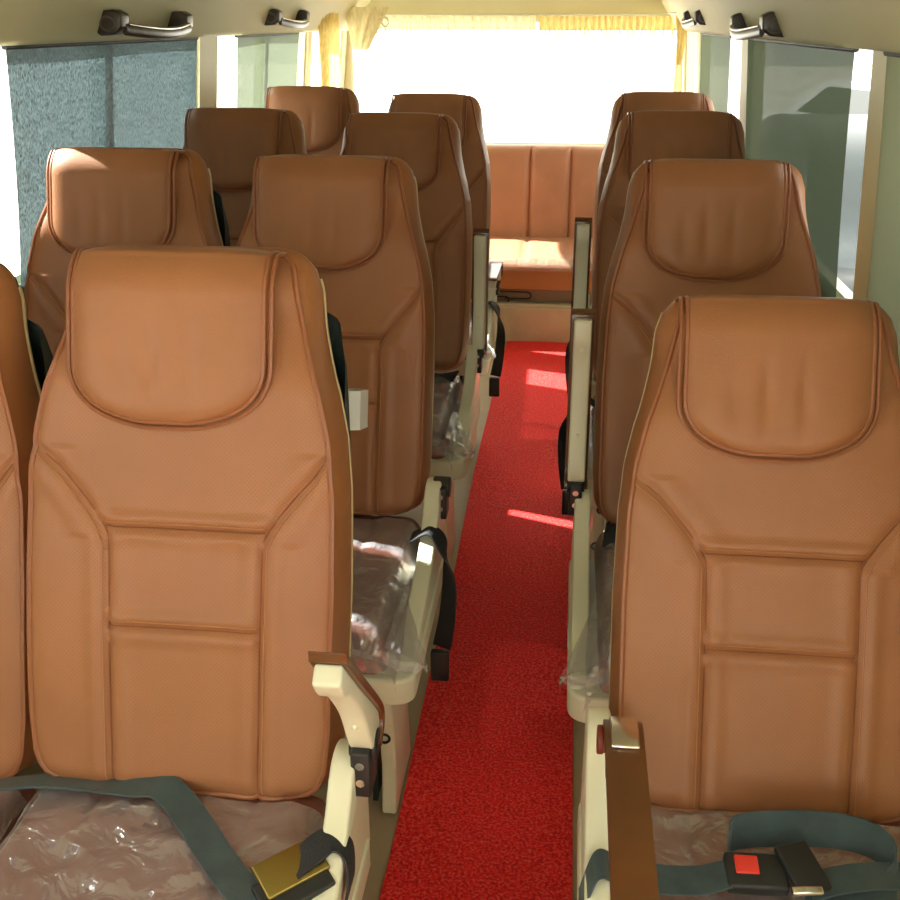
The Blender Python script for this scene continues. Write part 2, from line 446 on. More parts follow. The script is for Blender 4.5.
def film_mesh(seed, side, flap=(1, 0), wide=True):
    """loose clear sheet over the cushion, hanging at the front and the aisle side (side=+1: aisle at +x)"""
    m = MB(); NX = 90; NY = 96; rows = []
    for i in range(NY+1):
        v = (CD+.050)*i/NY      # arc distance from the back
        r = []
        for j in range(NX+1):
            u = (-(CW+.004)+(2*CW+.008+(.045 if wide else 0))*j/NX)*side
            x = u; y = -v; ox = 0; drop = 0
            lim = CW+.006
            if abs(x) > lim: drop += abs(x)-lim; ox = lim*(1 if x > 0 else -1)+(abs(x)-lim)*.25*(1 if x > 0 else -1)
            else: ox = x
            oy = y
            if -y > CD+.004: drop += (-y-CD-.004); oy = -(CD+.006)-(-y-CD-.004)*.10
            z = cushion_top(max(-CW, min(CW, ox)), max(-CD, oy))+.004
            p = Vector((u*7, v*7, seed))
            a = noise.noise(p*1.1); b = noise.noise(p*2.6+Vector((5, 0, 0)))
            ridge = (1-abs(b))**4
            amp = .010*abs(a)+.007*ridge
            if drop > 0:
                z = min(z, CZ1-.012-drop)
                ox += (.006+.010*abs(b))*(1 if x > 0 else -1)*(drop > 0 and abs(x) > lim); oy -= .008+.010*abs(a) if -y > CD else 0
            else: z += amp
            r.append(Vector((ox, oy, z)))
        rows.append(r)
    m.grid(rows)
    if flap[0]:   # corner of the sheet hanging out over the front aisle corner
        c = Vector((side*(CW+.006), -CD+.10, CZ1-.02)); rr = []
        L = flap[1]
        for i in range(15):
            t = i/14; r = []
            for j in range(15):
                q = j/14
                base = Vector((side*(CW+.004), -CD+.22*(1-q)-.01, CZ1-.01))
                tip = Vector((side*(CW+L), -CD+.02, CZ1-.060))
                p = base.lerp(tip, t); p.z -= .02*sin(pi*q)*t; p.x += .006*noise.noise(Vector((t*4, q*5, seed)))
                r.append(p)
            rr.append(r)
        m.grid(rr)
        rr = []
        for i in range(15):
            t = i/14; r = []
            for j in range(15):
                q = j/14
                base = Vector((side*(CW+.004-.13*(1-q)), -CD-.006, CZ1-.02))
                tip = Vector((side*(CW+L), -CD+.02, CZ1-.060))
                p = base.lerp(tip, t); p.z -= .035*sin(pi*t)*q; p.y -= .008*noise.noise(Vector((t*4, q*5, seed+3)))
                r.append(p)
            rr.append(r)
        m.grid(rr)
    return m.mesh('film%s' % seed, M['film'], weld=False)
def pan_mesh(side):
    m = MB(); hw = .221; yf = -(CD+.018); pts = []
    for a in range(7): t = a/6*pi/2; pts.append((hw-.035+.035*cos(pi/2-t)*1, yf+.035-.035*sin(pi/2-t)))
    pts = [(hw-.035+.035*sin(t*pi/12), yf+.035-.035*cos(t*pi/12)) for t in range(7)]
    poly = pts+[(hw, .03), (-hw, .03)]+[(-x, y) for x, y in reversed(pts)]
    poly = [(x+(.046*side if x*side > .1 else 0), y) for x, y in poly]
    m.prism(poly, lambda a, b, t: (a, b, t), .372, .426)
    return m.mesh('pan', M['cream'], bevel=.008)
ME['pan'] = {k: pan_mesh(k) for k in (-1, 0, 1)}
# legs: pressed sheet pedestal, plus dark brace
def leg_mesh():
    m = MB()
    poly = [(-.36, .376), (-.36, .28), (-.33, .12), (-.34, .006), (-.13, .006), (-.16, .15), (-.10, .28), (-.08, .376)]
    m.prism(poly, lambda a, b, t: (t, a, b), -.015, .015)
    me = m.mesh('leg', M['cream'], bevel=.006); return me
ME['leg'] = leg_mesh()
m = MB()
m.prism([(-.30, .374), (-.22, .374), (-.262, .02), (-.318, .02)], lambda a, b, t: (t, a, b), -.005, .005)
ME['brace'] = m.mesh('brace', M['black'], smooth=False)
m = MB()
m.tube([(.010*cos(a), 0, .010*sin(a)) for a in [i*pi/6 for i in range(12)]], .0028, 6, closed=True)
ME['bolt'] = m.mesh('bolt', M['black'])
# aisle side cover: a moulded cream shape from the hinge down to the front corner
def side_mesh():
    m = MB()
    top = [(-.455, .405), (-.42, .432), (-.34, .462), (-.24, .487), (-.14, .515), (-.08, .555), (-.045, .592), (-.01, .606), (.03, .592), (.045, .55)]
    top = [(p.x, p.y) for p in spline([Vector((a, b, 0)) for a, b in top], 4)]
    poly = top+[(.05, .40), (-.455, .395)]
    fn = lambda a, b, t: (t, a, b)
    m.prism(poly, fn, 0, .033)
    return m.mesh('side_cover', M['cream'], bevel=.009)
ME['side'] = side_mesh()
m = MB(); m.cyl((0, 0, 0), (.036, 0, 0), .022); m.box(.005, .031, -.036, .014, -.060, .010)
ME['pivot'] = m.mesh('pivot', M['black'], bevel=.003)
m = MB(); m.cyl((0, 0, 0), (0, -.003, 0), .006, 12)
ME['screw'] = m.mesh('screw', M['chrome'])
# armrest along -y from the pivot; top face +z
def arm_meshes():
    L = .325
    up = [(.012, -.005), (.018, .020), (.004, .034), (-.03, .038), (-L*.6, .034), (-L, .032)]
    lo = [(-L, .004), (-L+.040, .000), (-L*.72, .010), (-L*.40, .006), (-.05, -.014), (-.02, -.020), (.004, -.020)]
    f = lambda P: [(p.x, p.y) for p in spline([Vector((a, b, 0)) for a, b in P], 4)]
    poly = f(up)+f(lo); fn = lambda a, b, t: (t, a, b)
    m = MB(); m.prism(poly, fn, -.0175, .0175)
    body = m.mesh('arm_body', M['cream'], bevel=.006)
    # pad: slightly wider, wrapping the top and rolling down behind the pivot
    o = [(.022, -.01), (.029, .018), (.017, .040), (-.03, .049), (-L*.6, .046), (-L-.006, .044), (-L-.010, .038)]
    i = [(-L-.006, .032), (-L*.6, .033), (-.03, .037), (.005, .033), (.017, .016), (.012, -.008)]
    m = MB(); m.prism(f(o)+f(i), fn, -.0235, .0235)
    pad = m.mesh('arm_pad', M['brown_pad'], bevel=.005)
    m = MB()
    m.cyl((0, 0, .020), (0, 0, -.001), .004, 10)
    return body, pad, m.mesh('arm_screw', M['cream'])
ME['arm'], ME['arm_pad'], ME['arm_screw'] = arm_meshes()
# hooked end cap of an arm seen from its end
m = MB(); m.prism([(-.052, .049), (-.052, .0545), (-.012, .0545), (.016, .047), (.031, .026), (.029, .012), (.024, .016), (.014, .040), (-.012, .047)], lambda a, b, t: (t, a, b), -.017, .017); ME['end_cap'] = m.mesh('end_cap', M['chrome'], bevel=.003)
m = MB(); m.cyl((-.031, .0, .012), (-.023, .0, .012), .018, 24); ME['end_knob'] = m.mesh('end_knob', M['maroon'], bevel=.002)
# hanging buckle strap on the aisle side
def hang_mesh(side, out=.05, drop=.30):
    m = MB(); w = Vector((0, 1, 0))
    x = .24*side
    pts = [(Vector((x-.03*side, -.10, .515)), w), (Vector((x+.008*side, -.11, .540)), w), (Vector((x+out*.7*side, -.12, .515)), w+Vector((.3*side, 0, 0))),
           (Vector((x+out*side, -.12, .44)), w+Vector((-.8*side, 0, 0))), (Vector((x+out*.9*side, -.11, .34)), w*.8+Vector((-1*side, 0, 0))), (Vector((x+out*.62*side, -.09, .52-drop+.03)), w*.5+Vector((-1*side, 0, 0)))]
    ribbon(m, pts, .046)
    return m.mesh('strap', M['strap_black'])
ME['hang'] = {s: hang_mesh(s) for s in (-1, 1)}
def hangb(side):
    m = MB(); x = (.24+.05*.55)*side
    m.box(x-.020, x+.020, -.105, -.087, .17, .245); return m.mesh('buckle', M['black'], bevel=.005)
ME['hangb'] = {s: hangb(s) for s in (-1, 1)}
def lap_mesh(seed):
    m = MB(); w = Vector((0, 1, .35)); P = []
    for i in range(9):
        x = -.20+.40*i/8
        P.append((Vector((x, -.035-.014*noise.noise(Vector((i*.9, seed, 0))), .512+.007*sin(i*1.7+seed))), w+Vector((.2*sin(i+seed), 0, .2*cos(i*1.3)))))
    ribbon(m, P, .062); return m.mesh('lap', M['strap_black'])
ME['lap'] = [lap_mesh(i) for i in range(2)]
FILM = {}
def film(seed, side, flap, wide):
    k = (seed, side, flap, wide)
    if k not in FILM: FILM[k] = film_mesh(*k)
    return FILM[k]

GL = 'tan leather seats in the double rows on the left'; GR = 'tan leather seats in the single row on the right'
def seat(x, ytop, ztop, lean, side, label, group, arm=None, fl=(1, .05), fseed=1, hang=True, lap=0, armx=None, wide=False):
    """side=+1: aisle on the +x side, -1 aisle on the -x side, 0: window seat"""
    a = radians(lean); hz = ztop-.756*cos(a); hy = ytop-.756*sin(a)
    t = thing('passenger_seat', label, 'seat', (x, hy, 0), group)
    R = (-a, 0, 0); L = (0, 0, hz)
    dz = hz-.495; cz = dz*(.4 if dz > 0 else 1)
    b = put('backrest', ME['backrest'], t, L, R)
    put('piping', ME['piping'], b); put('stitching', ME['stitching'], b); put('stitching', ME['stitching2'], b, label='lighter line of stitching beside the seam')
    h = put('headrest_pad', ME['headrest_pad'], t, (-.013 if x < 0 else -.008, 0, hz), R); put('pad_piping', ME['pad_piping'], h)
    sh = put('back_shell', ME['back_shell'], t, L, R); put('edge_trim', ME['edge_trim'], sh)
    pk = put('seat_pocket', ME['seat_pocket'], sh); pk.scale = (.93 if wide else .78, 1, 1); pk.location.x = .014 if wide else 0
    put('magazine_tray', ME['magazine_tray'], t, L, R, label='pale grey tray behind the backrest').scale = (1 if wide else .7, 1, 1)
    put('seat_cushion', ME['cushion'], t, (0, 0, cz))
    put('plastic_film', film(fseed, side or 1, fl if side else (0, 0), bool(side)), t, (0, 0, cz), label='crinkled clear plastic film')
    put('seat_pan', ME['pan'][side], t)
    for sg in (-1, 1):
        lx = sg*.192
        lg = put('leg', ME['leg'], t, (lx, 0, 0)); put('bolt', ME['bolt'], lg, (.005, -.364, .315)); put('bolt', ME['bolt'], lg, (-.004, -.348, .20)); put('brace', ME['brace'], lg, (-sg*.032, 0, 0))
    if side:
        sx = .230*side
        c = put('side_cover', ME['side'], t, (sx if side > 0 else sx-.033, 0, 0))
        if hang:
            s_ = put('seat_belt', ME['hang'][side], t); put('buckle', ME['hangb'][side], s_)
        px = (armx or .262)*side
        if arm is not None:
            elev, apz, apy = arm
            ar = put('armrest', ME['arm'], t, (px, apy, apz), (radians(elev)*-1, 0, 0))
            put('arm_pad', ME['arm_pad'], ar, label='glossy brown arm pad'); put('arm_screw', ME['arm_screw'], ar, (0, -.09, -.006)); put('arm_screw', ME['arm_screw'], ar, (0, -.265, .004))
        pv = put('arm_pivot', ME['pivot'], t, (px-.018, (arm[2] if arm else 0), (arm[1] if arm else .60)-.012))
        for zz in (-.020, -.047): put('screw', ME['screw'], pv, (.018, -.036, zz+.012), label='bright screw head')
    if lap: put('lap_belt', ME['lap'][lap-1], t)
    return t

# left double rows
L1 = seat(-.508, 1.34, 1.225, 16.5, 1, 'front left aisle seat, brown armrest half raised, slate belt across its cushion', GL, arm=(47, .622, 0), armx=.270, wide=True, hang=False, fl=(0, 0), fseed=1)
L2 = seat(-.500, 2.205, 1.246, 15, 1, 'left aisle seat directly behind the front left one, plastic film corner towards the carpet', GL, arm=None, fl=(1, .075), fseed=2)
L3 = seat(-.508, 3.21, 1.254, 16, 1, 'left aisle seat with upright raised armrest, third along the carpet', GL, arm=(93, .60, .0), fl=(1, .08), fseed=3, lap=1, hang=False)
L4 = seat(-.515, 4.09, 1.254, 16, 1, 'rearmost left aisle seat, nearest the back bench, armrest lowered', GL, arm=(3, .62, 0), fl=(1, .08), fseed=2)
O1 = seat(-.962, 1.36, 1.196, 16, 0, 'front left window seat cut off by the photo edge, dark pocket behind it', GL, fseed=2, wide=True)
O2 = seat(-.956, 2.215, 1.255, 15, 0, 'left window seat, second row, against the large blue-grey blind', GL, fseed=3, wide=True)
O3 = seat(-.961, 3.10, 1.272, 16, 0, 'left window seat in the third row, beside the pillar between two blinds', GL, fseed=1)
O4 = seat(-.968, 4.0, 1.282, 16, 0, 'rearmost left window seat, near the gold curtain in the back corner', GL, fseed=2)
# right single row
R1 = seat(.320, 1.53, 1.137, 23, -1, 'front right tan seat leaning far back, black buckle with red button on it', GR, arm=(0, .655, -.155), hang=False, fl=(0, 0), fseed=2, armx=.225)
R2 = seat(.303, 2.19, 1.250, 15, -1, 'right seat directly behind the leaning front one, cream armrest raised upright', GR, arm=(94, .630, 0), fl=(1, .07), fseed=3, hang=False, lap=2)
R3 = seat(.308, 3.08, 1.276, 16, -1, 'third right-hand seat from the front, dusky brown, armrest raised', GR, arm=(94, .66, 0), fl=(0, 0), fseed=1)
R4 = seat(.322, 3.88, 1.278, 16, -1, 'rearmost right-hand seat, mostly hidden behind the others', GR, arm=None, fl=(0, 0), fseed=2)
[c for c in L1.children if c.name.startswith('armrest')][0].scale = (.92, .88, .88)
for t_, k in ((R1, 1),):
    ar = [c for c in t_.children if c.name.startswith('armrest')][0]
    put('end_cap', ME['end_cap'], ar, (0, 0, 0), label='chrome end cap'); put('end_knob', ME['end_knob'], ar, (0, .0, .010))

# belts lying on the front seats (world coordinates relative to the seat roots)
def strap_part(t, name, pts, wid, material, label=None):
    o = t.location; m = MB()
    ribbon(m, [(Vector(p)-Vector(o), Vector(w)) for p, w in pts], wid)
    return put(name, m.mesh(name, M[material]), t, label=label)
k = strap_part(L1, 'seat_belt', [((-.77,1.11,.503),(0,1,-.3)),((-.70,1.125,.506),(0,1,-.3)),((-.62,1.122,.510),(0,1,-.25)),((-.56,1.12,.516),(.15,1,.1)),
     ((-.515,1.11,.522),(.5,1,.1)),((-.462,1.065,.512),(1,.85,0)),((-.405,1.00,.508),(1,.8,0)),((-.335,.93,.507),(1,.85,0))], .046, 'strap', 'slate-coloured lap belt')
m = MB()
def obb(m, c, ax, ay, az, sx, sy, sz):
    c = Vector(c); ax = Vector(ax).normalized(); az = Vector(az).normalized(); ay = az.cross(ax).normalized(); az = ax.cross(ay)
    v = [c+ax*sx*i+ay*sy*j+az*sz*k for i in (-.5, .5) for j in (-.5, .5) for k in (-.5, .5)]
    m.add(v, [(0,1,3,2),(4,6,7,5),(0,4,5,1),(2,3,7,6),(0,2,6,4),(1,5,7,3)])
o = Vector(L1.location)
obb(m, Vector((-.308, .985, .522))-o, (.75, .62, .08), 0, (.0, -.3, 1), .085, .052, .010)
put('latch_plate', m.mesh('latch', M['brass'], bevel=.003), k, label='brassy latch plate')
m = MB(); obb(m, Vector((-.300, .966, .512))-o, (.75, .62, .08), 0, (.0, -.3, 1), .092, .050, .012)
put('latch_body', m.mesh('latchb', M['black'], bevel=.003), k)
strap_part(L1, 'seat_belt', [((-.305,.985,.522),(-.5,.8,0)),((-.280,1.010,.535),(-.6,.8,.2)),((-.262,1.022,.538),(-.3,1,.1)),((-.243,1.020,.525),(0,1,0)),((-.237,1.005,.495),(0,1,-.1)),((-.240,.995,.475),(0,1,0))], .040, 'strap_black', 'dark strap end looped over the side cover')
# front right belt: strap from the aisle side, buckle with red button, strap folded up behind
k = strap_part(R1, 'seat_belt', [((.052,1.016,0.468),(0,1,.5)),((.072,1.041,0.513),(0,1,.2)),((.10,1.056,0.493),(0,1,0)),((.14,1.066,0.476),(0,1,.1)),((.20,1.068,0.476),(0,1,.1)),((.245,1.081,0.480),(0,1,.1))], .046, 'strap', 'slate-coloured webbing')
o = Vector(R1.location)+Vector((0, -.004, .044))
m = MB(); obb(m, Vector((.278, 1.082, .522))-o, (1, .03, 0), 0, (0, -.25, 1), .078, .052, .020)
b = put('buckle', m.mesh('buckle1', M['black'], bevel=.005), k)
m = MB(); obb(m, Vector((.266, 1.085, .533))-o, (1, .03, 0), 0, (0, -.25, 1), .030, .026, .006)
put('release_button', m.mesh('button', M['red_button'], bevel=.002), k, label='red release button')
strap_part(R1, 'seat_belt', [((.250,1.131,0.476),(0,.25,1)),((.262,1.151,0.486),(0,.25,1)),((.33,1.161,0.490),(0,.3,1)),((.40,1.161,0.492),(0,.25,1)),((.446,1.146,0.488),(0,.2,1)),((.462,1.116,0.476),(0,.5,.8)),((.44,1.081,0.468),(0,1,.3)),((.39,1.074,0.467),(0,1,.2)),((.335,1.072,0.472),(0,1,.1))], .052, 'strap', 'slate-coloured webbing folded against the backrest')
k = strap_part(R1, 'seat_belt', [((.345,1.075,0.474),(0,1,.1)),((.40,1.090,0.480),(0,1,.1)),((.46,1.104,0.476),(0,1,.1)),((.54,1.106,0.476),(0,1,.1))], .044, 'strap')
m = MB(); obb(m, Vector((.336, 1.086, .534))-o, (.8, .3, 0), 0, (0, -.25, 1), .046, .070, .012)
put('tongue', m.mesh('tongue', M['black'], bevel=.004), k)
m = MB(); obb(m, Vector((.336, 1.050, .531))-o, (1, .12, 0), 0, (0, -.25, 1), .040, .012, .008)
put('tongue_tip', m.mesh('tip', M['chrome'], bevel=.003), k, label='bright metal tongue edge')

# ------------------------------------------------------------------ bus shell
def xl(z): return -1.262 if z < .9 else -1.262+(z-.9)*.10
def xr(z): return .592 if z < .9 else .592-(z-.9)*.062
Y0, Y1 = -1.6, 5.95
ZS, ZT = .93, 1.462      # sill and head of the windows
def wall(xf, sgn, name, pillars):
    m = MB(); T = .05
    def slab(y0, y1, z0, z1):
        v = []
        for z in (z0, z1):
            for y in (y0, y1):
                v += [(xf(z), y, z), (xf(z)+sgn*T, y, z)]
        m.add(v, [(0,1,3,2),(4,6,7,5),(0,4,5,1),(2,3,7,6),(0,2,6,4),(1,5,7,3)])
    slab(Y0, Y1, -.02, .9); slab(Y0, Y1, .9, ZS); slab(Y0, Y1, ZT, 1.56)
    for a, b in pillars: slab(a, b, ZS, ZT)
    return structure(name, m.mesh(name, M['wall'], smooth=False))
PL = [(Y0, -1.2), (-.35, -.2), (.75, .9), (1.94, 2.175), (3.55, 3.735), (5.06, 5.14), (5.86, Y1)]
PR = [(Y0, -1.2), (-.35, -.2), (.75, .9), (2.04, 2.18), (3.69, 3.86), (5.16, 5.26), (5.86, Y1)]
wall(xl, -1, 'wall_left', PL); wall(xr, 1, 'wall_right', PR)
def window(n, xf, sgn, y0, y1):
    m = MB(); T = .02
    def bar(ya, yb, za, zb):
        v = []
        for z in (za, zb):
            for y in (ya, yb): v += [(xf(z)+sgn*.012, y, z), (xf(z)+sgn*.04, y, z)]
        m.add(v, [(0,1,3,2),(4,6,7,5),(0,4,5,1),(2,3,7,6),(0,2,6,4),(1,5,7,3)])
    bar(y0, y1, ZS, ZS+.018); bar(y0, y1, ZT-.012, ZT); bar(y0, y0+.012, ZS, ZT); bar(y1-.012, y1, ZS, ZT)
    if y1-y0 > .8 and sgn < 0:
        ym = y0+(y1-y0)*.46; bar(ym-.02, ym+.02, ZS, ZT)
    f = structure('window_%d' % n, m.mesh('wf', M['cream_trim'], smooth=False))
    m = MB(); m.add([(xf(z)+sgn*.026, y, z) for z, y in ((ZS, y0), (ZS, y1), (ZT, y1), (ZT, y0))], [(0,1,2,3)])
    structure('glass', m.mesh('glass', M['glass'], smooth=False), f)
n = 1
for xf, sg, P in ((xl, -1, PL), (xr, 1, PR)):
    for (a, b), (c, d) in zip(P, P[1:]):
        window(n, xf, sg, b, c); n += 1
# roof: coves and flat middle in one curved lining
prof_r = [(xl(1.45)-.03, 1.545), (xl(1.45)-.0, 1.458), (xl(1.45)+.030, 1.450), (xl(1.45)+.048, 1.462), (-1.13, 1.53), (-1.07, 1.60), (-.98, 1.70), (-.86, 1.78), (-.70, 1.83), (-.33, 1.85),
          (.05, 1.83), (.22, 1.78), (.34, 1.70), (.43, 1.60), (.475, 1.53), (xr(1.45)-.048, 1.462), (xr(1.45)-.030, 1.450), (xr(1.45), 1.458), (xr(1.45)+.03, 1.545)]
m = MB()
ys = [Y0+(Y1-Y0)*i/20 for i in range(21)]
m.grid([[(x, y, z) for x, z in prof_r] for y in ys])
m.grid([[(x, y, z) for x, z in ((xl(1.45)-.06, 1.5), (xl(1.45)-.06, 1.95), (xr(1.45)+.06, 1.95), (xr(1.45)+.06, 1.5))] for y in (Y0, Y1)])
structure('ceiling', m.mesh('ceiling', M['roof']))
m = MB(); m.box(-1.32, .65, Y0, Y1, -.06, 0); structure('floor', m.mesh('floor', M['floor'], smooth=False))
# rear wall with its wide window, front wall with windscreen
def endwall(name, y, t, x0, x1, z0, z1):
    m = MB()
    m.box(-1.31, .64, y, y+t, 0, z0); m.box(-1.31, .64, y, y+t, z1, 1.9); m.box(-1.31, x0, y, y+t, z0, z1); m.box(x1, .64, y, y+t, z0, z1)
    structure(name, m.mesh(name, M['wall'], smooth=False))
    m = MB()
    for a in ((x0, x1, y+.005, y+.045, z0, z0+.02), (x0, x1, y+.005, y+.045, z1-.012, z1), (x0, x0+.015, y+.005, y+.045, z0, z1), (x1-.015, x1, y+.005, y+.045, z0, z1)): m.box(*a)
    global n
    f = structure('window_%d' % n, m.mesh('wf', M['cream_trim'], smooth=False)); n += 1
    m = MB(); m.add([(x0, y+.025, z0), (x1, y+.025, z0), (x1, y+.025, z1), (x0, y+.025, z1)], [(0,1,2,3)])
    structure('glass', m.mesh('glass', M['glass'], smooth=False), f)
endwall('wall_rear', 5.95, .05, -1.20, .545, .86, 1.50)
endwall('wall_front', -1.65, .05, -1.2, .53, .75, 1.72)
# wall ledge under the windows
for nm, xf, sg in (('trim_1', xl, 1), ('trim_2', xr, -1)):
    m = MB(); x = xf(.9); m.box(min(x, x+sg*.012), max(x, x+sg*.012), Y0, Y1, .895, .925); structure(nm, m.mesh(nm, M['dark_gasket'], smooth=False, bevel=.003))

# carpet runner with a slightly wavy edge
m = MB(); rows = []
for i in range(120):
    y = -1.2+6.28*i/119; a = -.288+.008*noise.noise(Vector((y*1.3, 0, 0))); b = .062+.004*noise.noise(Vector((y*1.1, 9, 0)))
    a += .02*max(0, (y-4.2)) 
    r = [(a, y, .001)]
    for j in range(25):
        x = a+(b-a)*j/24; r.append((x, y, .011+.0035*noise.noise(Vector((x*5, y*2.6, 1)))))
    r.append((b, y, .001)); rows.append(r)
m.grid(rows)
put('carpet_runner', m.mesh('carpet', M['carpet']), label='bright red looped carpet runner along the aisle floor', cat='carpet')

# raised rear platform and bench
m = MB(); m.box(-1.258, .588, 5.09, 5.95, 0, .20)
m.box(-1.258, .588, 5.08, 5.13, 0, .185)
structure('trim_3', m.mesh('platform', M['platform'], smooth=False, bevel=.006))
bench = thing('rear_bench', 'orange-tan leather bench across the back of the bus, sunlit cushion', 'bench', (-.335, 5.5, .20))
bo = Vector(bench.location)
m = MB(); m.box(-.915, .915, -.36, .40, 0, .075); put('base_frame', m.mesh('base', mat('brown board', (.30,.23,.17), .6), bevel=.004), bench)
m = MB()      # dark conduit rails in front of the base
def loc(x, y, z): return Vector((x, y, z))-bo
for P in ([(-.62,5.125,.243),(-.18,5.125,.243),(-.165,5.125,.238),(-.160,5.125,.225),(-.165,5.125,.214),(-.18,5.125,.210),(-.29,5.125,.210)],
          [(-.62,5.124,.218),(-.28,5.124,.218),(-.27,5.124,.210),(-.27,5.124,.196),(-.28,5.124,.190),(-.62,5.124,.190)]):
    m.tube([loc(*p)+Vector((0,.0,.008)) for p in P], .0035, 6)
put('conduit', m.mesh('conduit', M['black']), bench)
m = MB(); m.box(-.915, .915, -.41, -.385, .072, .180); put('front_board', m.mesh('fb', M['bench_front'], bevel=.006), bench, label='plain orange front board')
def puffy(w0, w1, d0, d1, nz, fn):
    pass
m = MB(); NX = 6
edges = [-.915, -.59, -.295+.0, .03+.0, .20, .56, .915]
edges = [-.915, -.52, -.14, .135, .345, .62, .915]
for a, b in zip(edges, edges[1:]):
    rows = []
    for i in range(17):
        t = i/16; r = []
        for j in range(13):
            q = j/12; x = a+(b-a)*q
            e = 1-abs(2*q-1)**8
            f = 1-exp(-t*12)
            r.append((x, -.42+.52*t, .185+.045*(e*.25+.75)*f+.012*sin(pi*t)+.006*t))
        rows.append(r)
    m.grid(rows)
m.box(-.915, .915, -.418, .10, .165, .187)
put('seat_cushion', m.mesh('bc', M['bench']), bench)
m = MB(); rows = []
for i in range(90):
    x = -.915+1.83*i/89; y = -.424+.004*noise.noise(Vector((x*14, 2, 0))); z = .183
    rows.append([(x, y+.03, z+.03+.01), (x, y, z+.012), (x, y-.003, z-.004-.008*noise.noise(Vector((x*12, 0, 0))))])
m.grid(rows); put('plastic_film', m.mesh('bfilm', M['film']), bench)
m = MB()
for a, b in zip(edges, edges[1:]):
    rows = []
    for i in range(25):
        t = i/24; r = []
        for j in range(15):
            q = j/14; x = a+(b-a)*q; e = 1-abs(2*q-1)**10
            top = sqrt(max(0, 1-max(0, (t-.93)/.07)**2))
            r.append((x, .12+.08*t-(.028*e+.012)*(.35+.65*top), .235+.455*t))
        rows.append(r)
    last = rows[-1]
    rows.append([(x, y+.05, z+.006) for x, y, z in last]); rows.append([(x, y+.10, z-.03) for x, y, z in last]); rows.append([(x, .30, .2) for x, y, z in last])
    m.grid(rows)
put('backrest', m.mesh('bb', M['bench']), bench)

# ------------------------------------------------------------------ blinds
def blind(name, xf, sgn, y0, y1, zb, label, seed, group=None, mt='shade'):
    t = thing(name, label, 'blind', (xf(1.44)+sgn*.02, (y0+y1)/2, 1.44), group)
    o = Vector(t.location); m = MB(); rows = []
    for i in range(41):
        z = 1.446+(zb-1.446)*i/40; r = []
        for j in range(41):
            q = j/40; y = y0+(y1-y0)*q
            # side hems pull in a little lower down
            pull = .012*sin(pi*i/40)
            yy = y+(pull if q < .5 else -pull)*abs(2*q-1)
            x = xf(z)+sgn*(.012+.004*noise.noise(Vector((y*2, z*2, seed)))+.002*sin(q*6+seed))
            r.append(Vector((x, yy, z))-o)
        rows.append(r)
    m.grid(rows)
    me = m.mesh('cloth', M[mt]); c = put('blind_cloth', me, t)
    m = MB(); m.tube([Vector((xf(1.45)+sgn*.010, y0-.004, 1.447))-o, Vector((xf(1.45)+sgn*.010, y1+.004, 1.447))-o], .006, 10)
    put('roller_tube', m.mesh('rt', M['dark_gasket']), t)
    m = MB(); m.tube([Vector((xf(zb)+sgn*.014, y0+.006, zb))-o, Vector((xf(zb)+sgn*.014, y1-.006, zb))-o], .006, 8)
    put('bottom_bar', m.mesh('bb', M['black']), t)
    return t
blind('window_blind', xl, 1, 2.262, 3.485, .905, 'large blue-grey woven blind on the near left window, sun glowing through it', 1, mt='shade_blue')
blind('window_blind', xl, 1, 3.91, 4.82, .905, 'pale grey-green blind on the far left window beside the gold curtain', 2)
blind('window_blind', xr, -1, 2.27, 3.63, .905, 'large grey-green blind on the right window, toned dark for lack of sun, above the second right-hand seat', 3, mt='shade_unlit')
blind('window_blind', xr, -1, 4.05, 4.99, .905, 'small pale grey-green blind on the far right window', 4)
blind('window_blind', xr, -1, .93, 2.045, .905, 'strip of pale green blind at the right photo edge beside the pillar', 5, mt='shade_pale')
blind('window_blind', xl, 1, .93, 1.90, .905, 'blue-grey blind left of the front left window seat, outside the photo edge', 6, mt='shade_blue')

# ------------------------------------------------------------------ grab handles under the roof edge
def handle(x, y, z, sgn, label, L=.46):
    """sgn=+1 on the left wall (opens towards +x)"""
    t = thing('grab_handle', label, 'handle', (x, y, z), 'folding grab handles under the roof edge')
    m = MB()
    poly = [(-.035, -.016), (-.022, -.030), (.020, -.034), (.034, -.022), (.030, .012), (.012, .030), (-.026, .032), (-.038, .014)]
    for nm, yy in (('near', 0), ('far', L-.06)):
        m = MB(); m.prism([(p*1.15, q*.9) for p, q in poly], lambda a, b, k: (sgn*(b*1.2+.010), yy+k*1.0, -a*0+b*.0-a*.72), 0, .055)
        b = put('bracket', m.mesh('bracket', M['bracket'], bevel=.005), t)
        if nm == 'near':
            m = MB(); m.tube([(sgn*(.010+.019*cos(a)), -.001, .016*sin(a)) for a in [i*pi/8 for i in range(16)]], .0028, 6, closed=True)
            put('ring_cap', m.mesh('cap', M['handle_grey']), b)
    m = MB(); rows = []
    for i in range(25):
        q = i/24; y_ = .03+(L-.06)*q; bow = sin(pi*q)
        cx = sgn*(.038+.020*bow); cz = -.012-.012*bow
        rows.append([(cx+sgn*.007*cos(a), y_, cz+.015*sin(a)) for a in [k*pi/6 for k in range(12)]])
    m.grid(rows, True); m.add(rows[0], [tuple(range(12))]); m.add(rows[-1], [tuple(range(12))])
    put('grip', m.mesh('grip', M['bracket']), t)
    m = MB(); m.tube([(sgn*(.047+.020*sin(pi*i/24)), .04+(L-.08)*i/24, -.002-.012*sin(pi*i/24)) for i in range(25)], .0022, 6)
    put('grip_strip', m.mesh('strip', M['chrome']), t, label='bright strip along the grip')
    return t
handle(-1.135, 2.64, 1.492, 1, 'dark brown grab handle above the large left blind', .53)
